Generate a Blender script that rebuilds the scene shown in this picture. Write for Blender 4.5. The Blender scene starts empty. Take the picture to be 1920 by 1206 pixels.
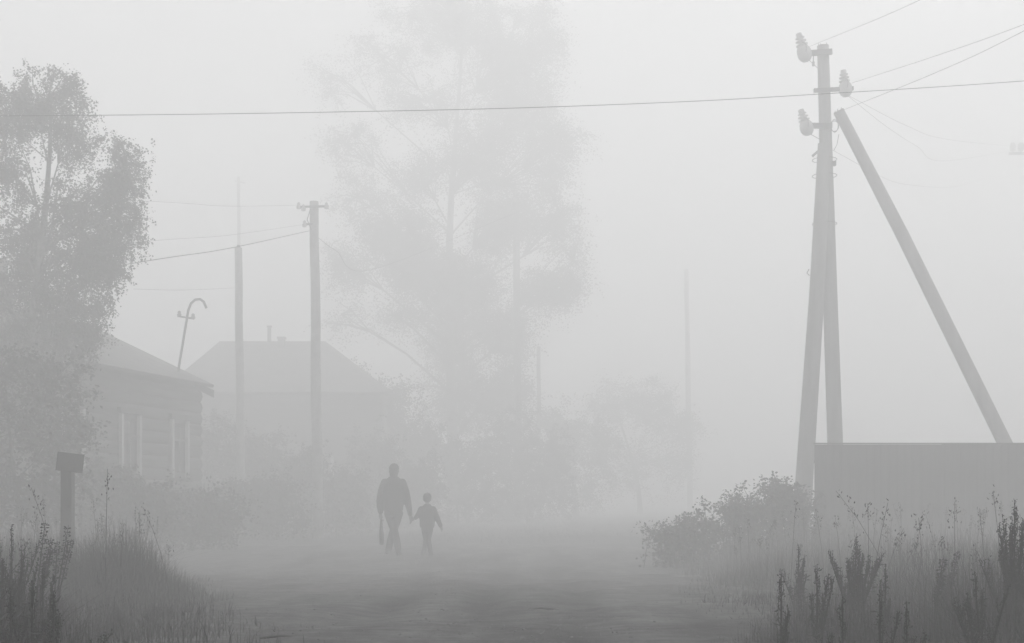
import bpy, bmesh, math, random
import numpy as np
from mathutils import Vector, Matrix

# ------------------------------------------------------------------ camera, world, sun, exposure
sc = bpy.context.scene
COL = sc.collection
F = 2667.0            # focal length in photo pixels (photo is 1920 x 1206)
HZ = 924.0            # horizon row in the photo
HC = 1.2              # camera height
cam_d = bpy.data.cameras.new('camera')
cam = bpy.data.objects.new('camera', cam_d); COL.objects.link(cam)
cam.location = (0, 0, HC); cam.rotation_euler = (math.radians(90), 0, 0)
cam_d.sensor_width = 36.0; cam_d.lens = F / 1920 * 36
cam_d.shift_y = (HZ - 603.0) / 1920.0
cam_d.clip_start = 0.05; cam_d.clip_end = 2000
sc.camera = cam

SUN_EL, SUN_AZ = math.radians(58), math.radians(38)      # azimuth clockwise from +Y (ahead), to the right
wd = bpy.data.worlds.new('World'); sc.world = wd; wd.use_nodes = True
wn = wd.node_tree
sky = wn.nodes.new('ShaderNodeTexSky'); sky.sky_type = 'NISHITA'; sky.sun_disc = False
sky.sun_elevation = SUN_EL; sky.sun_rotation = SUN_AZ
sky.air_density = 1.0; sky.dust_density = 4.0; sky.ozone_density = 1.0
bw = wn.nodes.new('ShaderNodeRGBToBW')                   # an overcast sky has no hue
bg = wn.nodes['Background']
wn.links.new(sky.outputs[0], bw.inputs[0]); wn.links.new(bw.outputs[0], bg.inputs[0])
bg.inputs[1].default_value = 0.12
sd = bpy.data.lights.new('sun', 'SUN'); sd.energy = 1.5; sd.angle = math.radians(25)
sun = bpy.data.objects.new('sun', sd); COL.objects.link(sun)
dirv = Vector((math.sin(SUN_AZ)*math.cos(SUN_EL), math.cos(SUN_AZ)*math.cos(SUN_EL), math.sin(SUN_EL)))
sun.rotation_euler = dirv.to_track_quat('Z', 'Y').to_euler()
sun.location = (20, 20, 40)
vs = sc.view_settings
vs.view_transform = 'Standard'; vs.look = 'None'; vs.gamma = 1.0; vs.use_curve_mapping = False
vs.exposure = 0.80
cy = sc.cycles
cy.use_denoising = True
cy.max_bounces = 12; cy.diffuse_bounces = 2; cy.glossy_bounces = 2; cy.transmission_bounces = 4
cy.volume_bounces = 8; cy.transparent_max_bounces = 8
cy.sample_clamp_indirect = 4.0
FOG_SIGMA, FOG_G = 0.0365, 0.20

# ------------------------------------------------------------------ helpers
R = random.Random(7)
NR = np.random.default_rng(11)

def at(px, py, Y):
    """photo pixel + known depth -> point"""
    return Vector(((px - 960.0) / F * Y, Y, HC + (HZ - py) / F * Y))

def tag(o, label=None, cat=None, group=None, kind=None):
    if label: o['label'] = label
    if cat: o['category'] = cat
    if group: o['group'] = group
    if kind: o['kind'] = kind
    return o

def empty(name, loc=(0, 0, 0), rz=0.0):
    o = bpy.data.objects.new(name, None); COL.objects.link(o)
    o.location = loc; o.rotation_euler = (0, 0, rz); o.empty_display_size = 0.1
    return o

def link(name, me, mat=None, parent=None, loc=None):
    o = bpy.data.objects.new(name, me); COL.objects.link(o)
    if mat is not None and len(me.materials) == 0: me.materials.append(mat)
    if parent is not None: o.parent = parent
    if loc is not None: o.location = loc
    return o

def np_mesh(name, V, Fc, smooth=False):
    """V (n,3), Fc (m,k) -> mesh, fast"""
    V = np.asarray(V, np.float32).reshape(-1, 3); Fc = np.asarray(Fc, np.int32)
    m, k = Fc.shape
    me = bpy.data.meshes.new(name)
    me.vertices.add(len(V)); me.vertices.foreach_set('co', V.ravel())
    me.loops.add(m * k); me.loops.foreach_set('vertex_index', Fc.ravel())
    me.polygons.add(m)
    me.polygons.foreach_set('loop_start', np.arange(0, m * k, k, dtype=np.int32))
    if smooth: me.polygons.foreach_set('use_smooth', np.ones(m, bool))
    me.update(calc_edges=True)
    return me

class MB:
    """collects shapes into one mesh"""
    def __init__(s): s.v = []; s.f = []
    def add(s, vs_, fs):
        b = len(s.v); s.v += [tuple(p) for p in vs_]; s.f += [tuple(i + b for i in f) for f in fs]
    def box(s, c, d, rot=None):
        M = rot if rot is not None else Matrix.Identity(3)
        P = [Vector(c) + M @ Vector((sx*d[0]/2, sy*d[1]/2, sz*d[2]/2)) for sx in (-1, 1) for sy in (-1, 1) for sz in (-1, 1)]
        s.add(P, [(0,1,3,2),(4,6,7,5),(0,4,5,1),(2,3,7,6),(0,2,6,4),(1,5,7,3)])
    def tube(s, pts, radii, n=6, cap=True):
        pts = [Vector(p) for p in pts]
        if not hasattr(radii, '__len__'): radii = [radii]*len(pts)
        rings = []; prev = None
        for i, p in enumerate(pts):
            d = (pts[min(i+1, len(pts)-1)] - pts[max(i-1, 0)]).normalized()
            if prev is None:
                a = Vector((0,0,1)) if abs(d.z) < .9 else Vector((1,0,0))
                u = d.cross(a).normalized()
            else:
                u = (prev - d*prev.dot(d)).normalized()
            prev = u; w = d.cross(u)
            rings.append([p + (u*math.cos(2*math.pi*k/n) + w*math.sin(2*math.pi*k/n))*radii[i] for k in range(n)])
        fs = []
        for i in range(len(pts)-1):
            for k in range(n):
                k2 = (k+1) % n
                fs.append((i*n+k, i*n+k2, (i+1)*n+k2, (i+1)*n+k))
        if cap:
            fs.append(tuple(range(n-1, -1, -1))); fs.append(tuple((len(pts)-1)*n+k for k in range(n)))
        s.add([p for r in rings for p in r], fs)
    def lathe(s, prof, n=14, M=None):
        """prof: (radius, z) list, closed with end caps"""
        P = []
        for r, z in prof:
            for k in range(n):
                a = 2*math.pi*k/n; p = Vector((r*math.cos(a), r*math.sin(a), z)); P.append(M @ p if M else p)
        fs = []
        for i in range(len(prof)-1):
            for k in range(n):
                k2 = (k+1) % n; fs.append((i*n+k, i*n+k2, (i+1)*n+k2, (i+1)*n+k))
        fs.append(tuple(range(n-1, -1, -1))); fs.append(tuple((len(prof)-1)*n+k for k in range(n)))
        s.add(P, fs)
    def mesh(s, name, smooth=False):
        me = bpy.data.meshes.new(name); me.from_pydata(s.v, [], s.f); me.update()
        if smooth: me.polygons.foreach_set('use_smooth', np.ones(len(me.polygons), bool))
        return me
    def build(s, name, mat, parent=None, smooth=False, loc=None):
        return link(name, s.mesh(name, smooth), mat, parent, loc)

def material(name, col, rough=.85, var=.35, scale=6.0, bump=.0, bscale=30.0, stretch=(1, 1, 1), spec=.3):
    """grey with procedural colour variation and fine relief"""
    m = bpy.data.materials.new(name); m.use_nodes = True
    nt = m.node_tree; b = nt.nodes['Principled BSDF']
    b.inputs['Roughness'].default_value = rough
    b.inputs['Specular IOR Level'].default_value = spec
    tc = nt.nodes.new('ShaderNodeTexCoord'); mp = nt.nodes.new('ShaderNodeMapping')
    mp.inputs['Scale'].default_value = stretch
    nt.links.new(tc.outputs['Object'], mp.inputs[0])
    nz = nt.nodes.new('ShaderNodeTexNoise'); nz.inputs['Scale'].default_value = scale
    nz.inputs['Detail'].default_value = 6; nz.inputs['Roughness'].default_value = .65
    nt.links.new(mp.outputs[0], nz.inputs['Vector'])
    cr = nt.nodes.new('ShaderNodeValToRGB')
    lo, hi = col*(1-var), col*(1+var)
    cr.color_ramp.elements[0].position = .3; cr.color_ramp.elements[1].position = .7
    cr.color_ramp.elements[0].color = (lo, lo, lo*.985, 1); cr.color_ramp.elements[1].color = (hi, hi, hi*.985, 1)
    nt.links.new(nz.outputs['Fac'], cr.inputs[0]); nt.links.new(cr.outputs[0], b.inputs['Base Color'])
    if bump > 0:
        n2 = nt.nodes.new('ShaderNodeTexNoise'); n2.inputs['Scale'].default_value = bscale; n2.inputs['Detail'].default_value = 4
        nt.links.new(mp.outputs[0], n2.inputs['Vector'])
        bp = nt.nodes.new('ShaderNodeBump'); bp.inputs['Strength'].default_value = bump; bp.inputs['Distance'].default_value = .02
        nt.links.new(n2.outputs['Fac'], bp.inputs['Height']); nt.links.new(bp.outputs[0], b.inputs['Normal'])
    return m

M = {
 'soil':   material('verge_soil', .032, .95, .4, 3.0, .6, 25),
 'wood':   material('weathered_wood', .075, .9, .35, 5.0, .5, 30, (1, 1, .15)),
 'pole':   material('pole_wood', .19, .9, .3, 4.0, .5, 30, (1, 1, .1)),
 'concrete': material('old_concrete', .26, .9, .25, 6.0, .4, 40),
 'steel':  material('dark_steel', .06, .55, .25, 9.0),
 'glass':  material('insulator_glass', .45, .12, .12, 8.0, spec=.6),
 'wire':   material('wire_metal', .035, .6, .15, 4.0),
 'sheet':  material('fence_sheet_metal', .055, .5, .15, 1.2, .1, 6),
 'sign':   material('sign_paint', .10, .7, .25, 7.0),
 'log':    material('log_wall', .085, .9, .35, 2.5, .6, 12, (.3, .3, 3)),
 'slate':  material('slate_roof', .13, .9, .3, 3.0, .5, 10),
 'white':  material('white_trim', .36, .7, .1, 5.0),
 'pane':   material('window_pane', .03, .08, .2, 1.5, spec=.6),
 'brick':  material('brick', .16, .9, .3, 9.0, .4, 30),
 'bark':   material('birch_bark', .16, .9, .7, 3.0, .5, 25, (1, 1, 2.5)),
 'bark2':  material('dark_bark', .06, .9, .4, 4.0, .5, 25, (1, 1, .3)),
 'leaf':   material('birch_leaves', .075, .6, .35, 1.5),
 'leaf2':  material('tree_leaves', .050, .65, .35, .6),
 'bushleaf': material('shrub_leaves', .050, .6, .4, 3.0),
 'grass':  material('grass_blades', .040, .7, .5, 1.2),
 'straw':  material('dry_stalks', .085, .8, .4, 3.0),
 'weed':   material('weed_stems', .034, .8, .3, 4.0),
 'bud':    material('weed_buds', .034, .85, .4, 9.0),
 'jacket': material('jacket_cloth', .022, .9, .3, 6.0, .3, 40),
 'trouser': material('trouser_cloth', .020, .9, .3, 6.0, .3, 40),
 'shoe':   material('shoe_leather', .018, .6, .3, 8.0),
 'skin':   material('skin', .17, .6, .08, 8.0),
 'hair':   material('dark_knit_cap', .022, .95, .3, 20.0, .4, 80),
 'bag':    material('bag_cloth', .03, .9, .3, 9.0, .3, 60),
 'stone':  material('road_stone', .11, .9, .35, 5.0),
}

def road_material():
    m = bpy.data.materials.new('dirt_road'); m.use_nodes = True
    nt = m.node_tree; b = nt.nodes['Principled BSDF']; b.inputs['Roughness'].default_value = .9
    b.inputs['Specular IOR Level'].default_value = .3
    tc = nt.nodes.new('ShaderNodeTexCoord')
    def noise(scale, sx, sy, det=6):
        mp = nt.nodes.new('ShaderNodeMapping'); mp.inputs['Scale'].default_value = (sx, sy, 1)
        nt.links.new(tc.outputs['Object'], mp.inputs[0])
        n = nt.nodes.new('ShaderNodeTexNoise'); n.inputs['Scale'].default_value = scale; n.inputs['Detail'].default_value = det
        n.inputs['Roughness'].default_value = .7
        nt.links.new(mp.outputs[0], n.inputs['Vector']); return n
    # damp soil lies in long bands along the wheel tracks
    a = noise(1.0, 1.6, .30, 5); c = noise(5.0, .6, 1.5, 10)  # c: random tone, plus shading of small ridges put into the colour
    cr = nt.nodes.new('ShaderNodeValToRGB'); cr.color_ramp.elements[0].position = .38; cr.color_ramp.elements[1].position = .62
    cr.color_ramp.elements[0].color = (.034, .034, .0335, 1); cr.color_ramp.elements[1].color = (.105, .105, .104, 1)
    nt.links.new(a.outputs['Fac'], cr.inputs[0])
    cr2 = nt.nodes.new('ShaderNodeValToRGB'); cr2.color_ramp.elements[0].position = .3; cr2.color_ramp.elements[1].position = .75
    cr2.color_ramp.elements[0].color = (.30, .30, .30, 1); cr2.color_ramp.elements[1].color = (1.9, 1.9, 1.9, 1)
    nt.links.new(c.outputs['Fac'], cr2.inputs[0])
    mx = nt.nodes.new('ShaderNodeMix'); mx.data_type = 'RGBA'; mx.blend_type = 'MULTIPLY'; mx.inputs[0].default_value = 1
    nt.links.new(cr.outputs[0], mx.inputs[6]); nt.links.new(cr2.outputs[0], mx.inputs[7])
    at_ = nt.nodes.new('ShaderNodeAttribute'); at_.attribute_name = 'damp'
    mr = nt.nodes.new('ShaderNodeMapRange'); mr.inputs[3].default_value = 1.05; mr.inputs[4].default_value = .08
    nt.links.new(at_.outputs['Fac'], mr.inputs[0])
    m2 = nt.nodes.new('ShaderNodeMix'); m2.data_type = 'RGBA'; m2.blend_type = 'MULTIPLY'; m2.inputs[0].default_value = 1
    nt.links.new(mx.outputs[2], m2.inputs[6]); nt.links.new(mr.outputs[0], m2.inputs[7])
    nt.links.new(m2.outputs[2], b.inputs['Base Color'])
    d = noise(16.0, 1, 1.6, 8)
    bp = nt.nodes.new('ShaderNodeBump'); bp.inputs['Strength'].default_value = 1.0; bp.inputs['Distance'].default_value = .06
    nt.links.new(d.outputs['Fac'], bp.inputs['Height']); nt.links.new(bp.outputs[0], b.inputs['Normal'])
    return m
M['road'] = road_material()
def translucent(m, f):
    """thin leaves let light through"""
    nt = m.node_tree; b = nt.nodes['Principled BSDF']; out = nt.nodes['Material Output']
    t = nt.nodes.new('ShaderNodeBsdfTranslucent'); mx = nt.nodes.new('ShaderNodeMixShader'); mx.inputs[0].default_value = f
    t.inputs[0].default_value = (.10, .10, .098, 1)
    nt.links.new(b.outputs[0], mx.inputs[1]); nt.links.new(t.outputs[0], mx.inputs[2]); nt.links.new(mx.outputs[0], out.inputs[0])
for k_, f_ in (('leaf', .35), ('leaf2', .4), ('bushleaf', .2)): translucent(M[k_], f_)

# ------------------------------------------------------------------ terrain
_ph = NR.uniform(0, 6.28, (40, 2)); _k = NR.normal(0, 1, (40, 2))
def wob(x, y, lo, n, s):
    """smooth pseudo noise, about -1..1"""
    x = np.asarray(x, float); y = np.asarray(y, float); o = np.zeros(np.broadcast(x, y).shape)
    for i in range(lo, lo+n): o = o + np.sin((_k[i, 0]*x + _k[i, 1]*y)*s + _ph[i, 0])
    return o / math.sqrt(n) * .8
def sstep(a, b, t):
    t = np.clip((np.asarray(t, float)-a)/(b-a), 0, 1); return t*t*(3-2*t)
def edge_l(y):
    y = np.asarray(y, float); return np.where(y < 25, -1.15 - .255*(np.clip(y, 3, 25)-6), -6.0 - 1.2*(y-25))
def edge_r(y):
    y = np.asarray(y, float); return .80 + .105*(np.clip(y, 3, 34)-6) + .9*np.clip(y-30, 0, 20)
def rise(y):
    return .55*(1-sstep(4, 24, y))       # the road runs gently downhill away from the camera
def ground_z(x, y):
    x = np.asarray(x, float); y = np.asarray(y, float)
    wl = edge_l(y) + .28*wob(x, y, 0, 6, 1.3); wr = edge_r(y) + .28*wob(x, y, 6, 6, 1.3)
    l = sstep(-.3, 2.0, wl - x); r = sstep(-.3, 2.6, x - wr)
    far = sstep(33, 37, y)
    z = -.060 + .20*l + .19*r + .11*far*(1-np.maximum(l, r))
    z = z + .035*wob(x, y, 12, 6, .9) + .10*sstep(0, 6, x-wr)*(1-far)
    return z + rise(y)*(1 - .55*np.maximum(l, r))
def ruts(x, y):
    rut = 0
    for xc in (-2.1, -.80, -.13, .42):
        c = xc*(1 + .045*(y-8)) + .07*np.sin(y*.45 + xc*5)
        rut = rut + np.exp(-((x-c)/.15)**2)*(.6+.4*np.sin(y*.8+xc*9))
    return rut
def road_z(x, y):
    x = np.asarray(x, float); y = np.asarray(y, float)
    z = -.04*ruts(x, y)*sstep(40, 15, y) + .018*wob(x, y, 18, 8, 2.1) + .008*wob(x, y, 26, 10, 6.0) + .006*wob(y, x, 8, 10, 15.0)
    return z - .12*sstep(30, 44, y) + rise(y)

def grid(xs, ys, fz):
    X, Y = np.meshgrid(xs, ys); Z = fz(X, Y)
    V = np.stack([X, Y, Z], -1).reshape(-1, 3); nx = len(xs); ny = len(ys)
    i = np.arange(nx-1)[None, :] + np.arange(ny-1)[:, None]*nx; i = i.ravel()
    return V, np.stack([i, i+1, i+1+nx, i+nx], 1)

def spread(a, b, n, p): return a + (b-a)*np.linspace(0, 1, n)**p
xs = np.unique(np.concatenate([np.linspace(-14, 14, 141), np.linspace(-230, -14, 28), np.linspace(14, 230, 28)]))
ys = np.unique(np.concatenate([np.linspace(-2, 40, 169), np.linspace(40, 250, 43), np.linspace(-60, -2, 14)]))
V, Fc = grid(xs, ys, ground_z)
g = link('ground', np_mesh('ground', V, Fc, True), M['soil']); tag(g, kind='structure')
V, Fc = grid(np.linspace(-11, 9, 341), np.unique(np.concatenate([np.linspace(2.5, 20, 360), np.linspace(20, 44, 121)])), road_z)
rme = np_mesh('road', V, Fc, True)
ra = rme.attributes.new('damp', 'FLOAT', 'POINT'); ra.data.foreach_set('value', np.clip(ruts(V[:, 0], V[:, 1]), 0, 1).astype(np.float32))
rd = link('road', rme, M['road']); tag(rd, kind='structure')

def gz(x, y): return float(max(ground_z(x, y), road_z(x, y)) if abs(x) < 9 else ground_z(x, y))

# ------------------------------------------------------------------ leaves / blades
def leaf_mesh(name, P, size, width=.33, rng=NR, droop=0.0):
    """one folded rhombic leaf (two triangles joined on the midrib) at every point of P"""
    P = np.asarray(P, float); n = len(P)
    d = rng.normal(0, 1, (n, 3)); d[:, 2] = d[:, 2]*.6 - droop; d /= np.linalg.norm(d, axis=1, keepdims=True)
    a = rng.normal(0, 1, (n, 3)); s = np.cross(d, a); s /= np.linalg.norm(s, axis=1, keepdims=True)
    L = (size*rng.uniform(.6, 1.3, n))[:, None]
    up = np.cross(d, s)*L*.12
    V = np.stack([P, P + d*L*.5 + s*L*width + up, P + d*L, P + d*L*.5 - s*L*width + up], 1).reshape(-1, 3)
    i = np.arange(n)*4
    Fc = np.concatenate([np.stack([i, i+1, i+2], 1), np.stack([i, i+2, i+3], 1)])
    return np_mesh(name, V, Fc)

def lobe_points(lobes, per, rng, shell=.55):
    """cluster centres inside ellipsoids (c, r) weighted to the shell"""
    out = []
    for c, r, w in lobes:
        n = max(3, int(per*w)); d = rng.normal(0, 1, (n, 3)); d /= np.linalg.norm(d, axis=1, keepdims=True)
        rad = shell + (1-shell)*rng.uniform(0, 1, (n, 1)); rad[rng.uniform(0, 1, n) < .3] *= .6
        out.append((np.array(c), np.array(c) + d*rad*np.array(r)))
    return out

def tree(name, base, lobes, trunk_r, per, leaves, leafsize, csize, mats, label, group=None, seed=1, hang=0, twig_r=.012, limbs=True, cat='tree'):
    """tapered trunk, a limb into every lobe, twigs to leaf clusters, leaves round the clusters and on hanging strands"""
    rng = np.random.default_rng(seed); rr = random.Random(seed)
    t = empty(name, base); tag(t, label, cat, group)
    base = Vector(base); lb = [(Vector(c)-base, r, w) for c, r, w in lobes]
    top = max(lb, key=lambda q: q[0].z)[0]; H = top.z
    mb = MB()
    nseg = 9; tp = []
    for i in range(nseg+1):
        f = i/nseg; k = f*f
        tp.append(Vector((top.x*k + .02*H*math.sin(f*5+seed)*f, top.y*k + .02*H*math.cos(f*4+seed)*f, -.15 + (H+.15)*f)))
    tr = [trunk_r*(1.25 if i == 0 else 1-.85*i/nseg) for i in range(nseg+1)]
    mb.tube(tp, tr, 9)
    cl = lobe_points([(tuple(c), r, w) for c, r, w in lb], per, rng)
    pts = []
    for (c, P), (cv, r, w) in zip(cl, lb):
        f = min(.9, max(.15, (cv.z - .55*math.hypot(cv.x, cv.y))/H*.9)); i0 = f*nseg; a = int(i0)
        s0 = tp[a].lerp(tp[min(a+1, nseg)], i0-a); r0 = max(.012, trunk_r*(1-.85*f)*.34)
        e = cv; mid = s0.lerp(e, .5) + Vector((rr.uniform(-.14, .14), rr.uniform(-.14, .14), rr.uniform(-.06, .14)))*(e-s0).length
        q = [s0, s0.lerp(mid, .6), mid, mid.lerp(e, .55), e]
        mb.tube(q, [r0, r0*.8, r0*.65, r0*.5, r0*.35], 6)
        for p in P:
            p = Vector(p); st = q[rr.choice((2, 3, 4, 4))]
            m2 = st.lerp(p, .55) + Vector((rr.uniform(-.1, .1), rr.uniform(-.1, .1), .08))*(p-st).length
            mb.tube([st, m2, p], [twig_r*1.6, twig_r, twig_r*.4], 4, False)
            n = int(leaves*rr.uniform(.6, 1.4))
            ks = 9; dr = rng.normal(0, 1, (ks, 3)); dr[:, 2] -= .25; dr /= np.linalg.norm(dr, axis=1, keepdims=True)
            ll = csize*rng.uniform(.9, 2.3, (ks, 1)); wi = rng.integers(0, ks, n); u_ = rng.uniform(0, 1, (n, 1))
            o_ = np.clip(rng.normal(0, 1, (n, 3)), -1.8, 1.8)*csize*.17        # leaves sit along short sprigs
            sag_ = np.zeros((n, 3)); sag_[:, 2] = -(u_[:, 0]**2)*csize*.5
            pts.append(np.array(p) + dr[wi]*ll[wi]*u_ + o_ + sag_)
            if hang and rr.random() < .75:
                for _ in range(rr.randint(1, 3)):
                    L = hang*rr.uniform(.35, 1.1); h0 = np.array(p) + rng.normal(0, csize*.6, 3)
                    sw = rng.normal(0, .06, 2); ns = int(L*55)
                    tt = rng.uniform(0, 1, ns)[:, None]
                    pp = h0 + np.concatenate([sw[None, :]*tt, -L*tt], 1) + rng.normal(0, .018, (ns, 3))*(1.3-tt)
                    pts.append(pp)
    mb.build('trunk', mats[0], t, True)
    link('crown', leaf_mesh('crown', np.concatenate(pts), leafsize, rng=rng, droop=.5 if hang else .1), mats[1], t)
    return t

def px_lobes(L, Y, dj=.4, seed=0):
    """(px, py, rx, ry, weight[, depth offset]) at depth Y -> ellipsoids in metres"""
    rr = random.Random(seed); out = []
    for q in L:
        dy = q[5] if len(q) > 5 else rr.uniform(-1, 1)*dj
        Yd = Y + dy; c = at(q[0], q[1], Yd); s = Yd/F
        out.append((tuple(c), (q[2]*s, max(q[2], q[3])*.8*s, q[3]*s), q[4]))
    return out

# near birch on the left
BY = 25.5
tb = at(40, 924, BY); tb.z = gz(tb.x, tb.y)
tree('birch_tree', tb, px_lobes([
    (90, 185, 85, 62, 1.0), (20, 215, 70, 75, .9), (140, 250, 55, 60, .6), (228, 318, 48, 66, 1.0), (215, 400, 70, 62, 1.1),
    (30, 330, 50, 60, .45), (130, 370, 60, 45, .5), (60, 440, 80, 60, 1.2), (165, 470, 70, 60, 1.1), (205, 480, 55, 62, .8),
    (20, 540, 90, 60, 1.2), (130, 560, 75, 60, 1.2), (-80, 300, 90, 110, 1.0), (-90, 480, 100, 110, 1.1), (60, 630, 110, 50, 1.2),
    (150, 620, 45, 40, .6)], BY, .8, 3), .15, 34, 150, .048, .20, (M['bark'], M['leaf']),
    'full leafy birch with drooping twigs rising over the small sign post', seed=4, hang=.75)

# tall pale tree in the middle distance
TY = 65
tb = at(850, 924, TY); tb.z = gz(tb.x, tb.y)
tree('tall_tree', tb, px_lobes([
    (850, 30, 140, 80, 1.2), (720, 110, 90, 50, .3), (950, 110, 110, 100, 1.2), (620, 140, 55, 40, .14), (1020, 60, 45, 70, .3),
    (650, 270, 70, 50, .25), (900, 290, 80, 80, .9), (1030, 280, 70, 90, .7), (980, 210, 90, 80, .9), (800, 190, 90, 60, .4),
    (670, 370, 70, 60, .3), (750, 440, 95, 60, 1.0), (955, 410, 90, 75, 1.2), (1050, 400, 40, 80, .35), (790, 330, 70, 50, .4),
    (650, 500, 55, 45, .4), (790, 510, 90, 60, 1.2), (880, 530, 80, 70, 1.1), (1030, 540, 65, 50, .7), (640, 590, 45, 35, .12),
    (850, 620, 75, 90, 1.2), (950, 620, 60, 60, .7), (740, 590, 55, 35, .2), (1075, 490, 30, 60, .2), (860, 740, 80, 80, 1.0), (950, 740, 60, 70, .8)], TY, 2.0, 5),
    0.30, 80, 150, .105, .60, (M['bark2'], M['leaf2']),
    'towering full-crowned tree fading into the fog beyond the two walkers', seed=9, twig_r=.025)

# ------------------------------------------------------------------ distant low trees and shrubs
def shrub(name, base_px, Y, lobes, label, per=10, leaves=60, leafsize=.08, csize=.22, seed=1, group=None, cat='shrub', rr=.05, mats=None):
    b = at(base_px, 924, Y); b.z = gz(b.x, b.y)
    return tree(name, b, px_lobes(lobes, Y, .5, seed), rr, per, leaves, leafsize, csize, mats or (M['bark2'], M['bushleaf']), label, group, seed, 0, .008, cat=cat)

shrub('tall_shrub', 40, 22.0, [(0, 700, 90, 80, 1.2), (110, 720, 80, 80, 1.2), (40, 800, 100, 70, 1.2), (120, 830, 70, 70, 1), (10, 900, 100, 70, 1.2),
      (110, 920, 80, 60, 1), (-110, 760, 90, 110, 1.2), (-120, 910, 90, 90, 1), (60, 960, 110, 50, 1)],
      'dense tall shrub filling the space under the birch crown', 22, 80, .070, .19, 21)
for i, (px, Y, L) in enumerate([
    (240, 27.0, [(190, 920, 70, 50, 1), (270, 940, 60, 45, 1), (220, 975, 90, 40, 1)]),
    (360, 30.0, [(330, 950, 60, 40, 1), (400, 960, 60, 35, 1), (360, 985, 90, 30, 1)]),
    (480, 36.0, [(450, 930, 60, 50, 1), (520, 940, 60, 45, 1), (480, 975, 100, 30, 1)]),
    (610, 41.0, [(570, 900, 60, 70, 1.2), (650, 920, 60, 55, 1), (610, 970, 110, 35, 1.2)]),
    (730, 46.0, [(700, 880, 60, 80, 1.2), (780, 900, 60, 60, 1), (740, 960, 110, 40, 1.2)]),
    (440, 42.0, [(400, 840, 70, 70, 1.2), (480, 860, 70, 60, 1.2), (440, 930, 100, 50, 1.2)]),
    (860, 54.0, [(820, 850, 70, 80, 1.2), (900, 870, 70, 70, 1.2), (860, 940, 120, 45, 1.2)]),
    (990, 56.0, [(960, 830, 50, 90, 1.2), (1030, 870, 60, 70, 1.2), (1000, 940, 110, 40, 1.2)])]):
    far = Y > 45
    lab = ['low hedge bush in front of the house with white window trims', 'round hedge bush at the corner of the house with white window trims',
           'low bush between the two bare poles', 'leafy bush behind the foot of the tall pole with a crossarm',
           'hazy bush just behind the walking adult', 'hazy bush against the hip-roofed house', 'faint bush below the trunk of the towering tree',
           'faint bush around the thin pole beside the towering tree'][i]
    shrub('hedge_bush', px, Y, L, lab, 44 if Y > 40 else 32, 160, .055 + .0007*Y, .17 + .003*Y, 30+i, group='hedge bushes in front of the houses')
for i, (px, Y, L, lab) in enumerate([
    (690, 54, [(650, 730, 60, 60, 1), (720, 760, 60, 60, 1), (770, 830, 60, 60, 1), (660, 830, 70, 70, 1.2), (720, 900, 90, 60, 1.2)], 'low tree hiding the chimneyless end of the hip-roofed house'),
    (1080, 66, [(1050, 800, 50, 60, 1), (1110, 830, 60, 60, 1), (1080, 900, 90, 60, 1.2)], 'low rounded tree close beside the towering tree, almost lost in fog'),
    (1200, 74, [(1150, 760, 60, 55, 1), (1220, 760, 50, 60, 1), (1270, 800, 50, 60, .9), (1200, 870, 100, 70, 1.4)], 'broad low tree behind the faint far pole, almost lost in fog')]):
    shrub('distant_tree', px, Y, L, lab, 34, 170, .10, .55, 50+i, group='trees lost in the fog', cat='tree', rr=.15, mats=(M['bark2'], M['leaf2']))

# ------------------------------------------------------------------ houses
def quad_prism(mb, P, th):
    """a slab from a planar polygon, thickened down its normal"""
    P = [Vector(p) for p in P]; n = (P[1]-P[0]).cross(P[2]-P[0]).normalized()*th; k = len(P)
    mb.add(P + [p-n for p in P], [tuple(range(k)), tuple(range(2*k-1, k-1, -1))] + [(i, k+i, k+(i+1) % k, (i+1) % k) for i in range(k)])

def window(parent, c, w, h, rz=0):
    """on a wall whose outside is local -y; c = centre on the wall plane"""
    x, y, z = c
    f = MB(); f.box((x, y+.02, z), (w, .05, h)); win = f.build('window', M['pane'], parent)
    for s in (-1, 1):
        m = MB(); m.box((x+s*(w/2+.06), y-.04, z), (.10, .07, h+.28)); m.build('casing', M['white'], win)
    m = MB(); m.box((x, y-.05, z+h/2+.21), (w+.36, .10, .12)); m.build('head_board', M['wood'], win)
    m = MB(); m.box((x, y-.07, z-h/2-.20), (w+.30, .14, .05)); m.build('sill', M['wood'], win)
    m = MB(); m.box((x, y-.02, z), (.05, .04, h)); m.build('sash_bar', M['wood'], win)
    m = MB(); m.box((x, y-.018, z+h*.2), (w, .036, .045)); m.build('sash_bar', M['wood'], win)

# log house: long wall along the road, far corner at px 370, depth 34
hc = at(366, 924, 34.0)
ang = math.radians(90 + 11)          # local +x runs along the long wall towards the camera? see below
h1 = empty('log_house', (hc.x, hc.y, .25)); h1.rotation_euler = (0, 0, math.radians(79))
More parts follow.
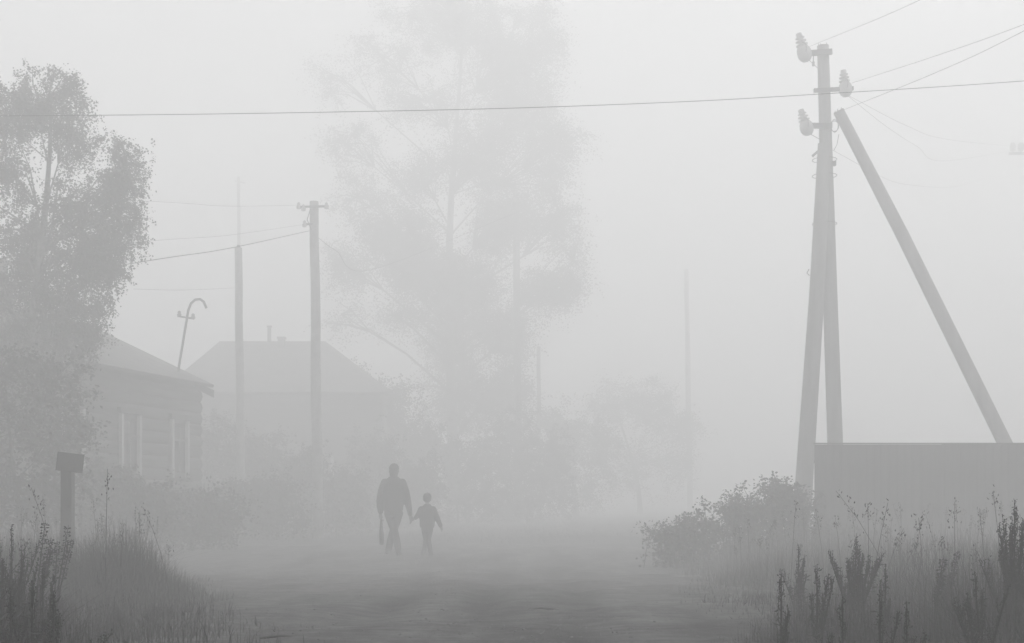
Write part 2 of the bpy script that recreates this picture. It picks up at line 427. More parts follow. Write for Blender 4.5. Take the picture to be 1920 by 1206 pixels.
# local: wall along -x (towards the viewer), outside face looks to -y, house depth in +y
LW, DP, EV, RG = 8.5, 6.0, 3.55, 4.95
tag(h1, 'old log house with shallow slate roof and two white-trimmed windows', 'house')
m = MB(); m.add([(0,0,-.4),(-LW,0,-.4),(-LW,DP,-.4),(0,DP,-.4),(0,0,EV),(-LW,0,EV),(-LW,DP,EV),(0,DP,EV),(0,DP/2,RG-.08),(-LW,DP/2,RG-.08)],
      [(0,4,5,1),(2,6,7,3),(0,3,7,8,4),(1,5,9,6,2),(0,1,2,3),(4,8,9,5),(6,9,8,7)]); m.build('wall', M['log'], h1)
for k in range(14):
    lg = MB(); z = -.25 + k*.27
    lg.tube([(.22, .09, z), (-LW-.22, .09, z)], .185, 12); lg.build('log', M['log'], h1, True)
o = .32; sl = (RG-EV)/(DP/2)
m = MB()
quad_prism(m, [(o, -o, EV-sl*o+.08), (o, DP/2, RG+.08), (-LW-o, DP/2, RG+.08), (-LW-o, -o, EV-sl*o+.08)], -.07)
quad_prism(m, [(o, DP+o, EV-sl*o+.085), (-LW-o, DP+o, EV-sl*o+.085), (-LW-o, DP/2, RG+.085), (o, DP/2, RG+.085)], -.07)
rf = m.build('roof', M['slate'], h1)
m = MB(); m.box((-4.5, DP/2-.4, RG+.35), (.45, .45, 1.0)); m.box((-4.5, DP/2-.4, RG+.88), (.56, .56, .08)); m.build('chimney', M['brick'], rf)
for s, y0 in ((1, -o), (-1, DP+o)):
    bb = MB(); quad_prism(bb, [(o+.03, y0, EV-sl*o+.02), (o+.03, DP/2, RG+.02), (o+.03, DP/2, RG-.16), (o+.03, y0, EV-sl*o-.16)], .03); bb.build('barge_board', M['wood'], rf)
for xw in (-1.25, -3.75, -6.25): window(h1, (xw, -.13, 1.95), .72, 1.05)

# service mast: bent pipe with two insulators on a crossbar, on the roof edge of the log house
p0 = at(333, 700, 33.6)
sm = empty('service_mast', p0); tag(sm, 'leaning bent pipe mast with crossbar and hooked top above log house eave', 'mast')
def loc(px, py, Y, b): return at(px, py, Y) - Vector(b)
m = MB(); pth = [loc(x, y, 33.6, p0) for x, y in ((332, 712), (338, 672), (344, 636), (350, 600), (353, 582), (358, 569), (366, 562), (375, 561), (382, 566), (387, 578))]
m.tube(pth, .03, 8); m.build('pipe', M['steel'], sm, True)
m = MB(); m.tube([loc(333, 593, 33.6, p0), loc(364, 598, 33.6, p0)], .022, 6); m.build('crossbar', M['steel'], sm)
for x, y in ((336, 591), (362, 596)):
    m = MB(); q = loc(x, y, 33.6, p0); m.lathe([(.02, -.03), (.05, -.02), (.055, .02), (.035, .04), (.045, .07), (.02, .10)], 10, Matrix.Translation(q)); m.build('insulator', M['concrete'], sm, True)

# hip-roofed house further back
DY = 50.0; s2 = DY/F
e0, e1 = at(298, 735, DY), at(735, 735, DY); r0_, r1_ = at(412, 640, DY+3.2), at(610, 640, DY+3.2)
h2 = empty('hip_roofed_house', ((e0.x+e1.x)/2, DY, .1)); tag(h2, 'long low house with hipped roof and chimneys, dim behind bare poles', 'house')
ox, zz = (e0.x+e1.x)/2, .1
ev = e0.z - zz; hw = (e1.x-e0.x)/2; rgz = r0_.z - zz; rx0, rx1 = r0_.x-ox, r1_.x-ox
m = MB(); m.box((0, 3.2, ev/2-.2), (2*hw-.9, 5.5, ev+.4-.1)); m.build('wall', M['log'], h2)
m = MB(); P = [(-hw, 0, ev), (hw, 0, ev), (hw, 6.4, ev), (-hw, 6.4, ev), (rx0, 3.2, rgz), (rx1, 3.2, rgz)]
m.add(P, [(0,1,5,4),(1,2,5),(2,3,4,5),(3,0,4),(3,2,1,0)]); rf2 = m.build('roof', M['slate'], h2)
a = at(505, 614, DY+3.2); m = MB(); m.tube([(a.x-ox, 3.2, rgz-.2), (a.x-ox, 3.2, a.z-zz)], .075, 8); m.tube([(a.x-ox, 3.2, a.z-zz), (a.x-ox, 3.2, a.z-zz+.06)], .1, 8); m.build('stove_pipe', M['steel'], rf2)
a = at(528, 634, DY+2.9); m = MB(); m.box((a.x-ox, 2.9, (rgz-.5+a.z-zz)/2), (.24, .3, a.z-zz-rgz+.5)); m.box((a.x-ox, 2.9, a.z-zz), (.3, .36, .07)); m.build('chimney', M['brick'], rf2)
for xw in (-2.4, -.8, .8, 2.4): window(h2, (xw, .44, 1.7), .8, 1.1)

# ------------------------------------------------------------------ poles
def pole_obj(name, px, ptop, Y, w_top, label, pbx=None, group=None, mat='pole', cat='pole', sides=10, wb=1.35):
    top = at(px, ptop, Y); bx = ((pbx if pbx is not None else px)-960)/F*Y
    b = Vector((bx, Y, gz(bx, Y))); t = empty(name, b); tag(t, label, cat, group)
    m = MB(); tl = top - b
    n = 8; m.tube([Vector((0, 0, -.4))] + [tl*(i/n) + Vector((.012*math.sin(i*1.7+px), 0, 0)) for i in range(1, n)] + [tl], [w_top/2*(wb-(wb-1)*i/n) for i in range(n+1)], sides)
    m.build('shaft', M[mat], t, True)
    return t, b, tl

def wire(name, pts, r, label, cat='wire', group=None, sag=0.0, n=24):
    """cable through two or more points, with sag between the ends when two"""
    pts = [Vector(p) for p in pts]
    if len(pts) == 2:
        a, b = pts; pts = [a.lerp(b, i/n) - Vector((0, 0, 4*sag*(i/n)*(1-i/n))) for i in range(n+1)]
    else:                                     # Catmull-Rom through the points
        K = [pts[0]*2-pts[1]] + pts + [pts[-1]*2-pts[-2]]; q = []
        for i in range(1, len(K)-2):
            for j in range(8):
                t = j/8; q.append(.5*((2*K[i]) + (K[i+1]-K[i-1])*t + (2*K[i-1]-5*K[i]+4*K[i+1]-K[i+2])*t*t + (3*K[i]-K[i-1]-3*K[i+1]+K[i+2])*t**3))
        pts = q + [pts[-1]]
    c = pts[0]; m = MB(); m.tube([p-c for p in pts], r, 5)
    o = m.build(name, M['wire'], None, True, c); tag(o, label, cat, group); return o

INS = [(.02, 0), (.06, .01), (.098, .05), (.122, .11), (.124, .18), (.112, .24), (.085, .285), (.062, .30), (.100, .305), (.104, .32), (.060, .335), (.056, .365), (.092, .372), (.095, .388), (.052, .40), (.050, .43), (.078, .437), (.080, .452), (.05, .465), (.055, .49), (.05, .53), (.025, .54)]
def insulator(parent, a, b, scale=1.0, name='insulator'):
    """big ribbed insulator from bottom point a to top point b (parent space)"""
    d = Vector(b)-Vector(a); L = d.length; q = d.to_track_quat('Z', 'Y').to_matrix().to_4x4()
    Mx = Matrix.Translation(a) @ q @ Matrix.Diagonal((L/.54*scale, L/.54*scale, L/.54, 1))
    m = MB(); m.lathe(INS, 16, Mx); o = m.build(name, M['glass'], parent, True)
    m = MB(); lp = []
    for i in range(17):
        t = i/16*math.pi*1.25 - .3; lp.append(Mx @ Vector((.145*math.cos(t), .01+.02*math.sin(3*t), .19 + .17*math.sin(t))))
    m.tube(lp, .006, 5)
    lp = [Mx @ Vector((.055*math.cos(k/12*6.3), .055*math.sin(k/12*6.3), .375)) for k in range(13)]
    m.tube(lp, .006, 5); m.build('tie_wire', M['wire'], o)
    return o

# A-frame corner pole on the right
AY = 30.0
abase = Vector((at(1572, 924, AY).x, AY, 0)); abase.z = gz(abase.x, AY) - .02
ap = empty('a_frame_pole', abase); tag(ap, 'tall wooden A-frame utility pole with slanting brace and three large insulators', 'utility pole')
def L_(px, py, Y=AY): return at(px, py, Y) - abase
m = MB(); m.tube([L_(1543, 86), L_(1550, 330), L_(1558, 600), L_(1566, 833), L_(1573, 1060)], [.124, .141, .157, .166, .176], 12); m.build('post', M['pole'], ap, True)
m = MB(); m.tube([L_(1546, 270, AY-.31), L_(1531, 560, AY-.30), L_(1508, 900, AY-.28), L_(1498, 1050, AY-.28)], [.138, .160, .187, .198], 12); m.build('leg', M['pole'], ap, True)
m = MB(); m.tube([L_(1572, 208, AY+.12), L_(1690, 437, AY+.3), L_(1885, 833, AY+.6), L_(1986, 1040, AY+.75)], [.116, .138, .154, .163], 12); m.build('brace', M['pole'], ap, True)
m = MB()
for k in range(8):       # splintered top of the post
    a = k/8*6.28; c = L_(1543, 88) + Vector((.08*math.cos(a), .08*math.sin(a), 0)); m.tube([c - Vector((0,0,.05)), c + Vector((.015*math.cos(a), 0, R.uniform(.03, .12)))], [.03, .004], 5)
m.build('splintered_end', M['pole'], ap); m = MB()
for k in range(6):
    a = k/6*6.28; c = L_(1572, 210, AY+.12) + Vector((.075*math.cos(a), .075*math.sin(a), 0)); m.tube([c - Vector((0,0,.05)), c + Vector((.01, 0, R.uniform(.02, .10)))], [.03, .004], 5)
m.build('splintered_end', M['pole'], ap)
FY = AY-.19
for nm, a, b in (('upper_bracket', (1560, 97), (1516, 100)), ('middle_bracket', (1526, 170), (1600, 166)), ('lower_bracket', (1560, 236), (1520, 236))):
    m = MB(); A, B = L_(*a, FY), L_(*b, FY); rot = (B-A).to_track_quat('X', 'Z').to_matrix(); m.box((A+B)/2, ((B-A).length, .08, .11 if nm != 'middle_bracket' else .075), rot)
    m.build(nm, M['steel'], ap)
insulator(ap, L_(1513, 116, FY), L_(1497, 62, FY), 1.06)
insulator(ap, L_(1587, 182, FY), L_(1581, 131, FY), 1.06)
insulator(ap, L_(1517, 254, FY), L_(1501, 205, FY), 1.10)
for (a, b) in (((1516, 100), (1513, 116)), ((1596, 166), (1588, 180)), ((1524, 236), (1517, 252))):
    m = MB(); m.tube([L_(*a, FY), L_(*b, FY)], .022, 7); m.build('pin', M['steel'], ap)
m = MB(); m.tube([L_(1525, 100, FY-.04), L_(1525, 122, FY-.04)], .012, 6); m.tube([L_(1525, 116, FY-.04), L_(1525, 124, FY-.04)], .028, 6); m.tube([L_(1516, 112, FY), L_(1533, 128, FY)], .008, 5)
m.build('stay_rod', M['steel'], ap)
m = MB(); m.tube([L_(1520, 252, FY), L_(1538, 262, FY)], .008, 5); m.build('stay_rod', M['steel'], ap)
for z in (300, 330, 420): 
    m = MB(); c = L_(1546, z, AY-.13); m.tube([c + Vector((.30*math.cos(t), .33*math.sin(t), 0))*.85 for t in [k/16*6.3 for k in range(17)]], .008, 5); m.build('binding_wire', M['wire'], ap)
m = MB(); m.box(L_(1563, 307, AY-.1), (.09, .1, .09)); m.build('bolt', M['steel'], ap)
m = MB(); m.tube([L_(1535, 283, AY-.1), L_(1523, 293, AY-.1)], .03, 6); m.build('bolt', M['steel'], ap)
m = MB(); m.tube([L_(1517, 505, AY-.27), L_(1513, 512, AY-.27), L_(1518, 517, AY-.27)], .012, 5); m.build('hook', M['steel'], ap)
m = MB()
for k in range(3):
    c = L_(1565, 236, AY-.12); m.tube([c + Vector((.07*math.sin(t)*(1+.2*k), .02*k, .14*math.cos(t)*(1-.12*k))) for t in [j/14*6.3 for j in range(15)]], .006, 5)
m.tube([L_(1573, 252, AY-.1), L_(1569, 272, AY-.1), L_(1563, 283, AY-.1)], .007, 5); m.build('wire_loop', M['wire'], ap)

# other poles
p590, b590, t590 = pole_obj('utility_pole', 589, 378, 36.5, .23, 'bare pole with a short crossarm near its top, before the hip-roofed house', 596, wb=1.25, cat='utility pole', mat='concrete')
def Lp(px, py, Y, b): return at(px, py, Y) - Vector(b)
m = MB(); m.tube([Lp(560, 388, 36.35, b590), Lp(616, 387, 36.35, b590)], .03, 6); m.build('crossarm', M['steel'], p590)
m = MB(); m.tube([Lp(570, 421, 36.35, b590), Lp(586, 420, 36.35, b590)], .028, 6); m.build('lower_bracket', M['steel'], p590)
for x, y in ((560, 384), (612, 384), (571, 418), (569, 388)):
    m = MB(); q = Lp(x, y+3, 36.35, b590); m.lathe([(.02, -.07), (.055, -.06), (.06, 0), (.035, .03), (.045, .06), (.02, .1)], 10, Matrix.Translation(q)); m.build('insulator', M['glass'], p590, True)
m = MB(); m.tube([Lp(582, 392, 36.33, b590), Lp(576, 412, 36.33, b590), Lp(584, 432, 36.33, b590)], .012, 5); m.build('jumper_wire', M['wire'], p590)
p447, b447, t447 = pole_obj('short_pole', 447, 465, 39.5, .205, 'plain shorter pole with bare top in front of hip-roofed house', 453, wb=1.25, mat='concrete')
m = MB(); m.tube([t447, t447+Vector((0, 0, .08))], [.06, .04], 8); m.build('cap', M['steel'], p447)
am, bam, tam = pole_obj('antenna_mast', 447, 332, 74, .17, 'thin far mast with small crosspiece rising above the plain shorter pole', 452, mat='steel', cat='mast', wb=1.3)
m = MB(); q = tam; m.tube([q + Vector((-.18, 0, -.2)), q + Vector((.36, 0, -.32))], .035, 6); m.build('crosspiece', M['steel'], am)
pole_obj('far_pole', 968, 380, 58, .27, 'straight pole standing against the crown of the towering tree', 972, wb=1.35)
pole_obj('far_pole', 1287, 505, 80, .26, 'solitary faint pole between the towering tree and the A-frame pole', 1294, wb=1.3)
pole_obj('far_pole', 1010, 650, 64, .18, 'short thin pole beside the towering tree, behind its lowest leaves', 1010)
pf, bf, tf = pole_obj('crossarm_pole', 1948, 258, 60, .28, 'faint far pole beyond the slanting brace, its crossarm carrying upright insulators', 1952, wb=1.3, cat='utility pole')
m = MB(); m.box(Lp(1940, 288, 59.8, bf), (2.15, .1, .1)); m.build('crossarm', M['steel'], pf)
for x in (1899, 1914, 1976, 1990):
    m = MB(); q = Lp(x, 287, 59.8, bf); m.lathe([(.02, 0), (.03, .06), (.11, .10), (.125, .2), (.13, .30), (.10, .4), (.05, .44)], 10, Matrix.Translation(q)); m.build('insulator', M['glass'], pf, True)

# ------------------------------------------------------------------ wires
P = [(-1500, 214), (-900, 217), (-400, 219), (0, 217.5), (320, 215), (640, 210), (960, 203), (1280, 191), (1530, 177), (1920, 152), (2500, 105), (3400, 10)]
wire('street_cable', [at(x, y, 20.5 + (x-960)*.0004) for x, y in P], .0052, 'dark cable crossing the whole street above the walkers', 'cable')
gA = 'wires leaving the A-frame pole'
wire('overhead_wire', [at(1519, 87, FY), at(1725, 0, 24.5), at(2100, -190, 20)], .0045, 'thin wire from the top insulator of the A-frame pole', group=gA)
wire('overhead_wire', [at(1597, 156, FY), at(1760, 103, 25), at(1920, 46, 23.2), at(2400, -140, 19)], .0045, 'thin wire from the middle insulator of the A-frame pole', group=gA)
wire('overhead_wire', [at(1580, 207, FY), at(1760, 134, 25), at(1920, 58, 23.2), at(2400, -200, 19)], .005, 'thin wire from the brace top of the A-frame pole', group=gA)
wire('overhead_wire', [at(1590, 180, FY), at(1660, 236, 30), at(1720, 275, 36), at(1770, 302, 42), at(1899, 282, 59.8)], .0035, 'slack wire running back from the middle insulator into the fog', group=gA)
wire('overhead_wire', [at(1592, 180, FY), at(1700, 236, 32), at(1780, 262, 40), at(1914, 276, 59.8)], .0035, 'upper slack wire running back from the middle insulator into the fog', group=gA)
wire('overhead_wire', [at(1560, 281, AY-.1), at(1600, 303, 29), at(1645, 328, 34), at(1700, 346, 40), at(1790, 350, 52), at(1860, 330, 66)], .0035, 'lowest slack wire leaving the post of the A-frame pole', group=gA)
gB = 'wires of the pole with a crossarm'
for i, (a, b, e, lab) in enumerate([((560, 385), (290, 378), (-300, 350), 'faint upper wire from the crossarm towards the birch'),
        ((571, 421), (280, 452), (-300, 500), 'faint middle wire from the lower bracket towards the birch'),
        ((580, 433), (266, 491), (-300, 585), 'thick lowest cable from the crossarm pole into the birch')]):
    wire('service_wire', [at(*a, 36.35), at((a[0]+b[0])/2, (a[1]+b[1])/2+5, 31.5), at(*b, 29.5), at(*e, 26)], .009 if i == 2 else .0028, lab, group=gB)
wire('service_wire', [at(598, 447, 36.4), at(630, 470, 38), at(700, 505, 46), at(965, 400, 52)], .006, 'faint slack wire from the crossarm pole back towards the towering tree', group=gB)
wire('service_wire', [at(250, 542, 32), at(340, 544, 33), at(440, 540, 39.4)], .0035, 'faint level wire between the birch and the plain shorter pole', group=gB)

# ------------------------------------------------------------------ sheet metal fence on the right
FNY = 24.6
fx0 = at(1527, 0, FNY).x; zt = at(0, 833, FNY).z
fe = empty('metal_fence', (fx0, FNY, .15)); tag(fe, 'plain sheet metal fence with straight top in front of the A-frame pole', 'fence')
SW = 1.13; prof = []
for k in range(8):
    x = k*SW/8; w = SW/8; prof += [(x, 0), (x+w*.30, 0), (x+w*.42, -.005), (x+w*.88, -.005)]
prof.append((SW, 0)); zf = zt - .15
vv = []; ff = []
for x, y in prof: vv += [(x, y, .02), (x, y, zf)]
for k in range(len(prof)-1): ff.append((2*k, 2*k+2, 2*k+3, 2*k+1))
sh_me = bpy.data.meshes.new('sheet'); sh_me.from_pydata(vv, [], ff); sh_me.update(); sh_me.materials.append(M['sheet'])
for k in range(7): 
    o = link('sheet', sh_me, None, fe, (k*(SW-.03), -.003*(k % 2), R.uniform(-.006, .004)))
for k in range(4):
    m = MB(); m.box((.1+k*2.4, .09, zf/2-.2), (.06, .06, zf+.35)); m.build('post', M['steel'], fe)
for z in (.35, zf-.3):
    m = MB(); m.box((3.9, .045, z), (7.8, .03, .05)); m.build('rail', M['steel'], fe)
m = MB(); m.box((3.87, -.012, zf+.012), (7.78, .05, .022)); m.build('top_cap', M['steel'], fe)

# ------------------------------------------------------------------ marker sign on the left
SY = 14.8
sx = at(127, 0, SY).x; sb = Vector((sx, SY, gz(sx, SY)))
sg = empty('marker_post', sb); tag(sg, 'stout post carrying a small tilted blank board in the grass', 'sign post')
zt_ = at(0, 872, SY).z - sb.z
m = MB(); w = .112
m.add([(-w/2*1.04, -.06, -.3), (w/2*1.04, -.06, -.3), (w/2*1.04, .06, -.3), (-w/2*1.04, .06, -.3), (-w/2, -.055, zt_), (w/2, -.055, zt_), (w/2, .055, zt_), (-w/2, .055, zt_)],
      [(0,1,5,4),(1,2,6,5),(2,3,7,6),(3,0,4,7),(4,5,6,7),(3,2,1,0)]); m.build('post', M['wood'], sg)
c = at(131.5, 867, SY-.075) - sb; rot = Matrix.Rotation(math.radians(7), 3, 'Y') @ Matrix.Rotation(math.radians(14), 3, 'Z') @ Matrix.Rotation(math.radians(6), 3, 'X')
m = MB(); m.box(c, (.268, .018, .195), rot); bd = m.build('board', M['sign'], sg)
m = MB()
for k in (-1, 1): m.box(c + rot @ Vector((0, -.012, .091*k)), (.268, .012, .012), rot); m.box(c + rot @ Vector((.128*k, -.012, 0)), (.012, .012, .17), rot)
m.build('rim', M['steel'], bd)

# ------------------------------------------------------------------ people
def remeshed(name, mb, voxel, mat, parent, smooth_it=4):
    """union of the overlapping shapes as one continuous smooth skin"""
    me = mb.mesh('tmp'); o = bpy.data.objects.new('tmp', me); COL.objects.link(o)
    r_ = o.modifiers.new('r', 'REMESH'); r_.mode = 'VOXEL'; r_.voxel_size = voxel
    s_ = o.modifiers.new('s', 'SMOOTH'); s_.iterations = smooth_it; s_.factor = .5
    dg = bpy.context.evaluated_depsgraph_get(); ev_ = o.evaluated_get(dg)
    out = bpy.data.meshes.new_from_object(ev_); out.name = name
    bpy.data.objects.remove(o); bpy.data.meshes.remove(me)
    out.materials.clear(); out.polygons.foreach_set('use_smooth', np.ones(len(out.polygons), bool))
    return link(name, out, mat, parent)

def limb(mb, pts, n=12):
    """tapered rounded chain: (x, y, z, r[, ry factor])"""
    P = [Vector(p[:3]) for p in pts]; r = [p[3] for p in pts]
    d0 = (P[1]-P[0]).normalized(); d1 = (P[-1]-P[-2]).normalized()
    Q = [P[0]-d0*r[0]*.95, P[0]-d0*r[0]*.6] + P + [P[-1]+d1*r[-1]*.6, P[-1]+d1*r[-1]*.95]
    mb.tube(Q, [r[0]*.3, r[0]*.8] + r + [r[-1]*.8, r[-1]*.3], n)

def ell(mb, c, r, n=14, rings=9, rot=None):
    pr = []
    for i in range(rings+1):
        a = -math.pi/2 + math.pi*i/rings; pr.append((max(.02, math.cos(a)), math.sin(a)))
    T = Matrix.Translation(c) @ (rot.to_4x4() if rot is not None else Matrix.Identity(4)) @ Matrix.Diagonal((r[0], r[1], r[2], 1))
    mb.lathe(pr, n, T)

def slabs(mb, rows, n=20):
    """torso from ellipse rows (x, y, z, rx, ry)"""
    V_ = []; f = []
    for x, y, z, a, b in rows:
        for k in range(n):
            t = 2*math.pi*k/n; V_.append((x + a*math.copysign(abs(math.cos(t))**.85, math.cos(t)), y + b*math.sin(t), z))
    for i in range(len(rows)-1):
        for k in range(n): f.append((i*n+k, i*n+(k+1) % n, (i+1)*n+(k+1) % n, (i+1)*n+k))
    f.append(tuple(range(n-1, -1, -1))); f.append(tuple((len(rows)-1)*n+k for k in range(n))); mb.add(V_, f)

def hand(mb, w, d, side, s=1.0, curl=.6):
    """palm and five bent fingers hanging along d from the wrist w; side = +1/-1 puts the thumb"""
    w = Vector(w); d = Vector(d).normalized(); u = Vector((0, 1, 0)); u = (u - d*u.dot(d)).normalized(); v = d.cross(u)*side
    pc = w + d*.05*s
    limb(mb, [(*(w), .026*s), (*(pc), .036*s), (*(w+d*.085*s), .034*s)], 10)
    for k, (off, ln) in enumerate(((-.030, .075), (-.010, .085), (.010, .080), (.030, .062))):
        a = w + d*.085*s + u*off*s; b = a + d*ln*.45*s + v*.012*s*curl; c_ = b + d*ln*.35*s*(1-curl*.4) + v*.035*s*curl
        e = c_ + d*ln*.15*s*(1-curl) + v*.02*s*curl
        limb(mb, [(*a, .0105*s), (*b, .0095*s), (*c_, .0085*s), (*e, .008*s)], 8)
    a = w + d*.03*s + u*.032*s; b = a + d*.03*s + u*.018*s + v*.018*s; c_ = b + d*.03*s + v*.018*s
    limb(mb, [(*a, .013*s), (*b, .012*s), (*c_, .0095*s)], 8)

def head(mb, c, s=1.0, turn=0.0):
    """skull, jaw, nose, ears; the face looks along +y turned about z"""
    Rz = Matrix.Rotation(turn, 3, 'Z'); c = Vector(c)
    def p(x, y, z): return c + Rz @ Vector((x*s, y*s, z*s))
    ell(mb, p(0, -.008, .02), (.077*s, .098*s, .105*s), rot=Rz)
    ell(mb, p(0, .022, -.055), (.056*s, .068*s, .062*s), rot=Rz)
    limb(mb, [(*p(0, .088, .01), .010*s), (*p(0, .104, -.022), .014*s)], 8)          # nose
    ell(mb, p(0, .083, -.062), (.022*s, .012*s, .010*s), 10, 6, Rz)                    # lips
    for sd in (-1, 1):
        ell(mb, p(sd*.080, -.008, -.005), (.012*s, .022*s, .034*s), 10, 6, Rz)        # ears
        ell(mb, p(sd*.030, .084, .014), (.012*s, .008*s, .008*s), 8, 6, Rz)           # eyes

def person(px, Y, label, H, J):
    x0 = (px-960)/F*Y; z0 = gz(x0, Y)
    t = empty('person', (x0, Y, z0 + .015)); tag(t, label, 'person', 'walkers on the road')
    return t

PY = 27.5
# adult: coordinates in metres from the ground between the feet
ad = person(738, PY, 'adult in a bulky dark jacket seen from behind, leading a child by the hand', 1.75, None)
LWr, RWr = Vector((-.255, .03, .80)), Vector((.315, .06, .765))       # wrists
hp = {'knL': (-.020, .12, .48), 'knR': (.022, -.02, .48), 'anL': (-.115, .15, .085), 'anR': (.105, -.20, .11)}
mb = MB(); head(mb, (.005, .05, 1.625), 1.03)
limb(mb, [(0, .03, 1.50, .058), (0, .0, 1.42, .068)])
slabs(mb, [(0, 0, .86, .13, .10), (0, 0, .98, .155, .11), (0, 0, 1.15, .14, .10), (0, -.01, 1.32, .17, .11), (0, -.01, 1.42, .13, .08)])
for s, el_, wr in ((-1, (-.265, -.03, 1.03), LWr), (1, (.27, -.02, 1.02), RWr)):
    limb(mb, [(s*.17, -.01, 1.39, .055), (*el_, .042), (*wr, .028)])
hand(mb, LWr, (.04, .0, -1), 1, 1.08, .75); hand(mb, RWr, (.30, .05, -1), -1, 1.12, .7)
for s, kn, an in ((-1, hp['knL'], hp['anL']), (1, hp['knR'], hp['anR'])):
    limb(mb, [(s*.085, 0, .88, .085), (*kn, .058), (*an, .04)]); limb(mb, [(an[0], an[1], .06, .04), (an[0]+s*.02, an[1]+.14, .035, .03)])
remeshed('body', mb, .0075, M['skin'], ad, 3)
mb = MB()
slabs(mb, [(-.005, 0, .80, .172, .13), (-.005, 0, .88, .19, .145), (-.005, 0, 1.02, .205, .155), (0, -.01, 1.18, .215, .16), (0, -.015, 1.32, .215, .15), (.0, -.01, 1.405, .195, .125), (.0, -.005, 1.445, .155, .11), (.0, .0, 1.485, .105, .095), (.0, .01, 1.51, .085, .085)])
limb(mb, [(-.165, -.01, 1.385, .085), (-.225, -.03, 1.21, .083), (-.262, -.03, 1.02, .074), (-.262, .01, .90, .062), (-.256, .03, .82, .052)])
limb(mb, [(.165, -.01, 1.385, .085), (.23, -.03, 1.20, .083), (.272, -.02, 1.02, .072), (.300, .03, .88, .058), (.316, .058, .775, .048)])
jk = remeshed('jacket', mb, .013, M['jacket'], ad, 5)
mb = MB(); limb(mb, [(-.07, .02, 1.475, .030), (0, -.055, 1.49, .034), (.07, .02, 1.475, .030)]); remeshed('collar', mb, .012, M['jacket'], jk, 4)
mb = MB()
slabs(mb, [(0, 0, .74, .15, .12), (0, 0, .84, .175, .135), (0, 0, .95, .165, .125)])
for s, kn, an in ((-1, hp['knL'], hp['anL']), (1, hp['knR'], hp['anR'])):
    k = Vector(kn); a = Vector(an); h_ = Vector((s*.082, 0, .80))
    limb(mb, [(*h_, .105), (*h_.lerp(k, .5), .088), (*k, .066), (*k.lerp(a, .5), .070), (*a, .062)])
remeshed('trousers', mb, .012, M['trouser'], ad, 4)
for s, an in ((-1, hp['anL']), (1, hp['anR'])):
    mb = MB(); slabs(mb, [(an[0]+s*.012, an[1]+.055, .0, .050, .145), (an[0]+s*.012, an[1]+.055, .03, .054, .15), (an[0]+s*.01, an[1]+.035, .07, .048, .115), (an[0], an[1]+.0, .12, .05, .06)], 16)
    remeshed('shoe', mb, .011, M['shoe'], ad, 3)
mb = MB(); ell(mb, (.005, .043, 1.665), (.098, .118, .098)); ell(mb, (.005, .02, 1.60), (.097, .10, .08)); ell(mb, (.005, .01, 1.545), (.085, .08, .06)); remeshed('knit_cap', mb, .010, M['hair'], ad, 4)
# bag in the adult's left hand
hb = ad.location + Vector((-.245, .02, .69))
bagt = empty('hand_bag', hb); tag(bagt, 'narrow dark bag hanging from the hand of the walking adult', 'bag')
mb = MB(); slabs(mb, [(.012, 0, -.50, .034, .15), (.012, 0, -.48, .042, .17), (.010, 0, -.30, .040, .17), (.004, 0, -.16, .028, .14), (0, 0, -.12, .018, .12)], 18); mb.build('bag_body', M['bag'], bagt, True)
for s in (-1, 1):
    mb = MB(); mb.tube([(.004+s*.012, -.09, -.13), (.004+s*.010, -.05, -.05), (s*.006, 0, .012), (.004+s*.010, .05, -.05), (.004+s*.012, .09, -.13)], .007, 6); mb.build('handle', M['bag'], bagt, True)

# child
ch = person(801, PY+.05, 'small child in a short jacket seen from behind, holding the adult\'s hand', 1.21, None)
hx = (ad.location + RWr + Vector((.30, .05, -1)).normalized()*.10) - ch.location     # where the two hands meet
cw = hx + Vector((.075, -.01, .03)); cr_ = Vector((.262, .0, .56))
kp = {'L': ((-.03, .08, .30), (-.068, .11, .06)), 'R': ((.025, -.03, .30), (.068, -.12, .075))}
mb = MB(); head(mb, (.0, .03, 1.105), .90)
limb(mb, [(0, .02, 1.0, .042), (0, 0, .94, .048)])
slabs(mb, [(0, 0, .56, .095, .075), (0, 0, .66, .11, .08), (0, 0, .78, .105, .075), (0, 0, .90, .115, .08), (0, 0, .945, .08, .06)])
limb(mb, [(-.115, 0, .90, .036), (-.165, -.02, .79, .030), (*cw, .021)]); limb(mb, [(.115, 0, .90, .036), (.185, -.02, .74, .030), (*cr_, .021)])
hand(mb, cw, (hx-cw), 1, .85, .7); hand(mb, cr_, (.35, .05, -1), -1, .68, .4)
for k, an in kp.values():
    s = -1 if an[0] < 0 else 1
    limb(mb, [(s*.055, 0, .57, .058), (*k, .042), (*an, .030)]); limb(mb, [(an[0], an[1], .05, .03), (an[0]+s*.015, an[1]+.09, .028, .022)])
remeshed('body', mb, .006, M['skin'], ch, 3)
mb = MB()
slabs(mb, [(0, 0, .53, .132, .11), (0, 0, .58, .145, .12), (0, 0, .70, .148, .12), (0, -.01, .82, .152, .12), (0, -.01, .90, .138, .10), (0, 0, .955, .085, .075), (0, .01, .99, .062, .065)])
limb(mb, [(-.115, 0, .895, .060), (-.162, -.02, .80, .056), (*Vector((-.165, -.02, .79)).lerp(cw, .98), .040)])
limb(mb, [(.115, 0, .895, .060), (.175, -.02, .76, .055), (*Vector((.185, -.02, .74)).lerp(cr_, .93), .042)])
remeshed('jacket', mb, .011, M['jacket'], ch, 4)
mb = MB()
slabs(mb, [(0, 0, .46, .10, .085), (0, 0, .54, .118, .095), (0, 0, .62, .11, .09)])
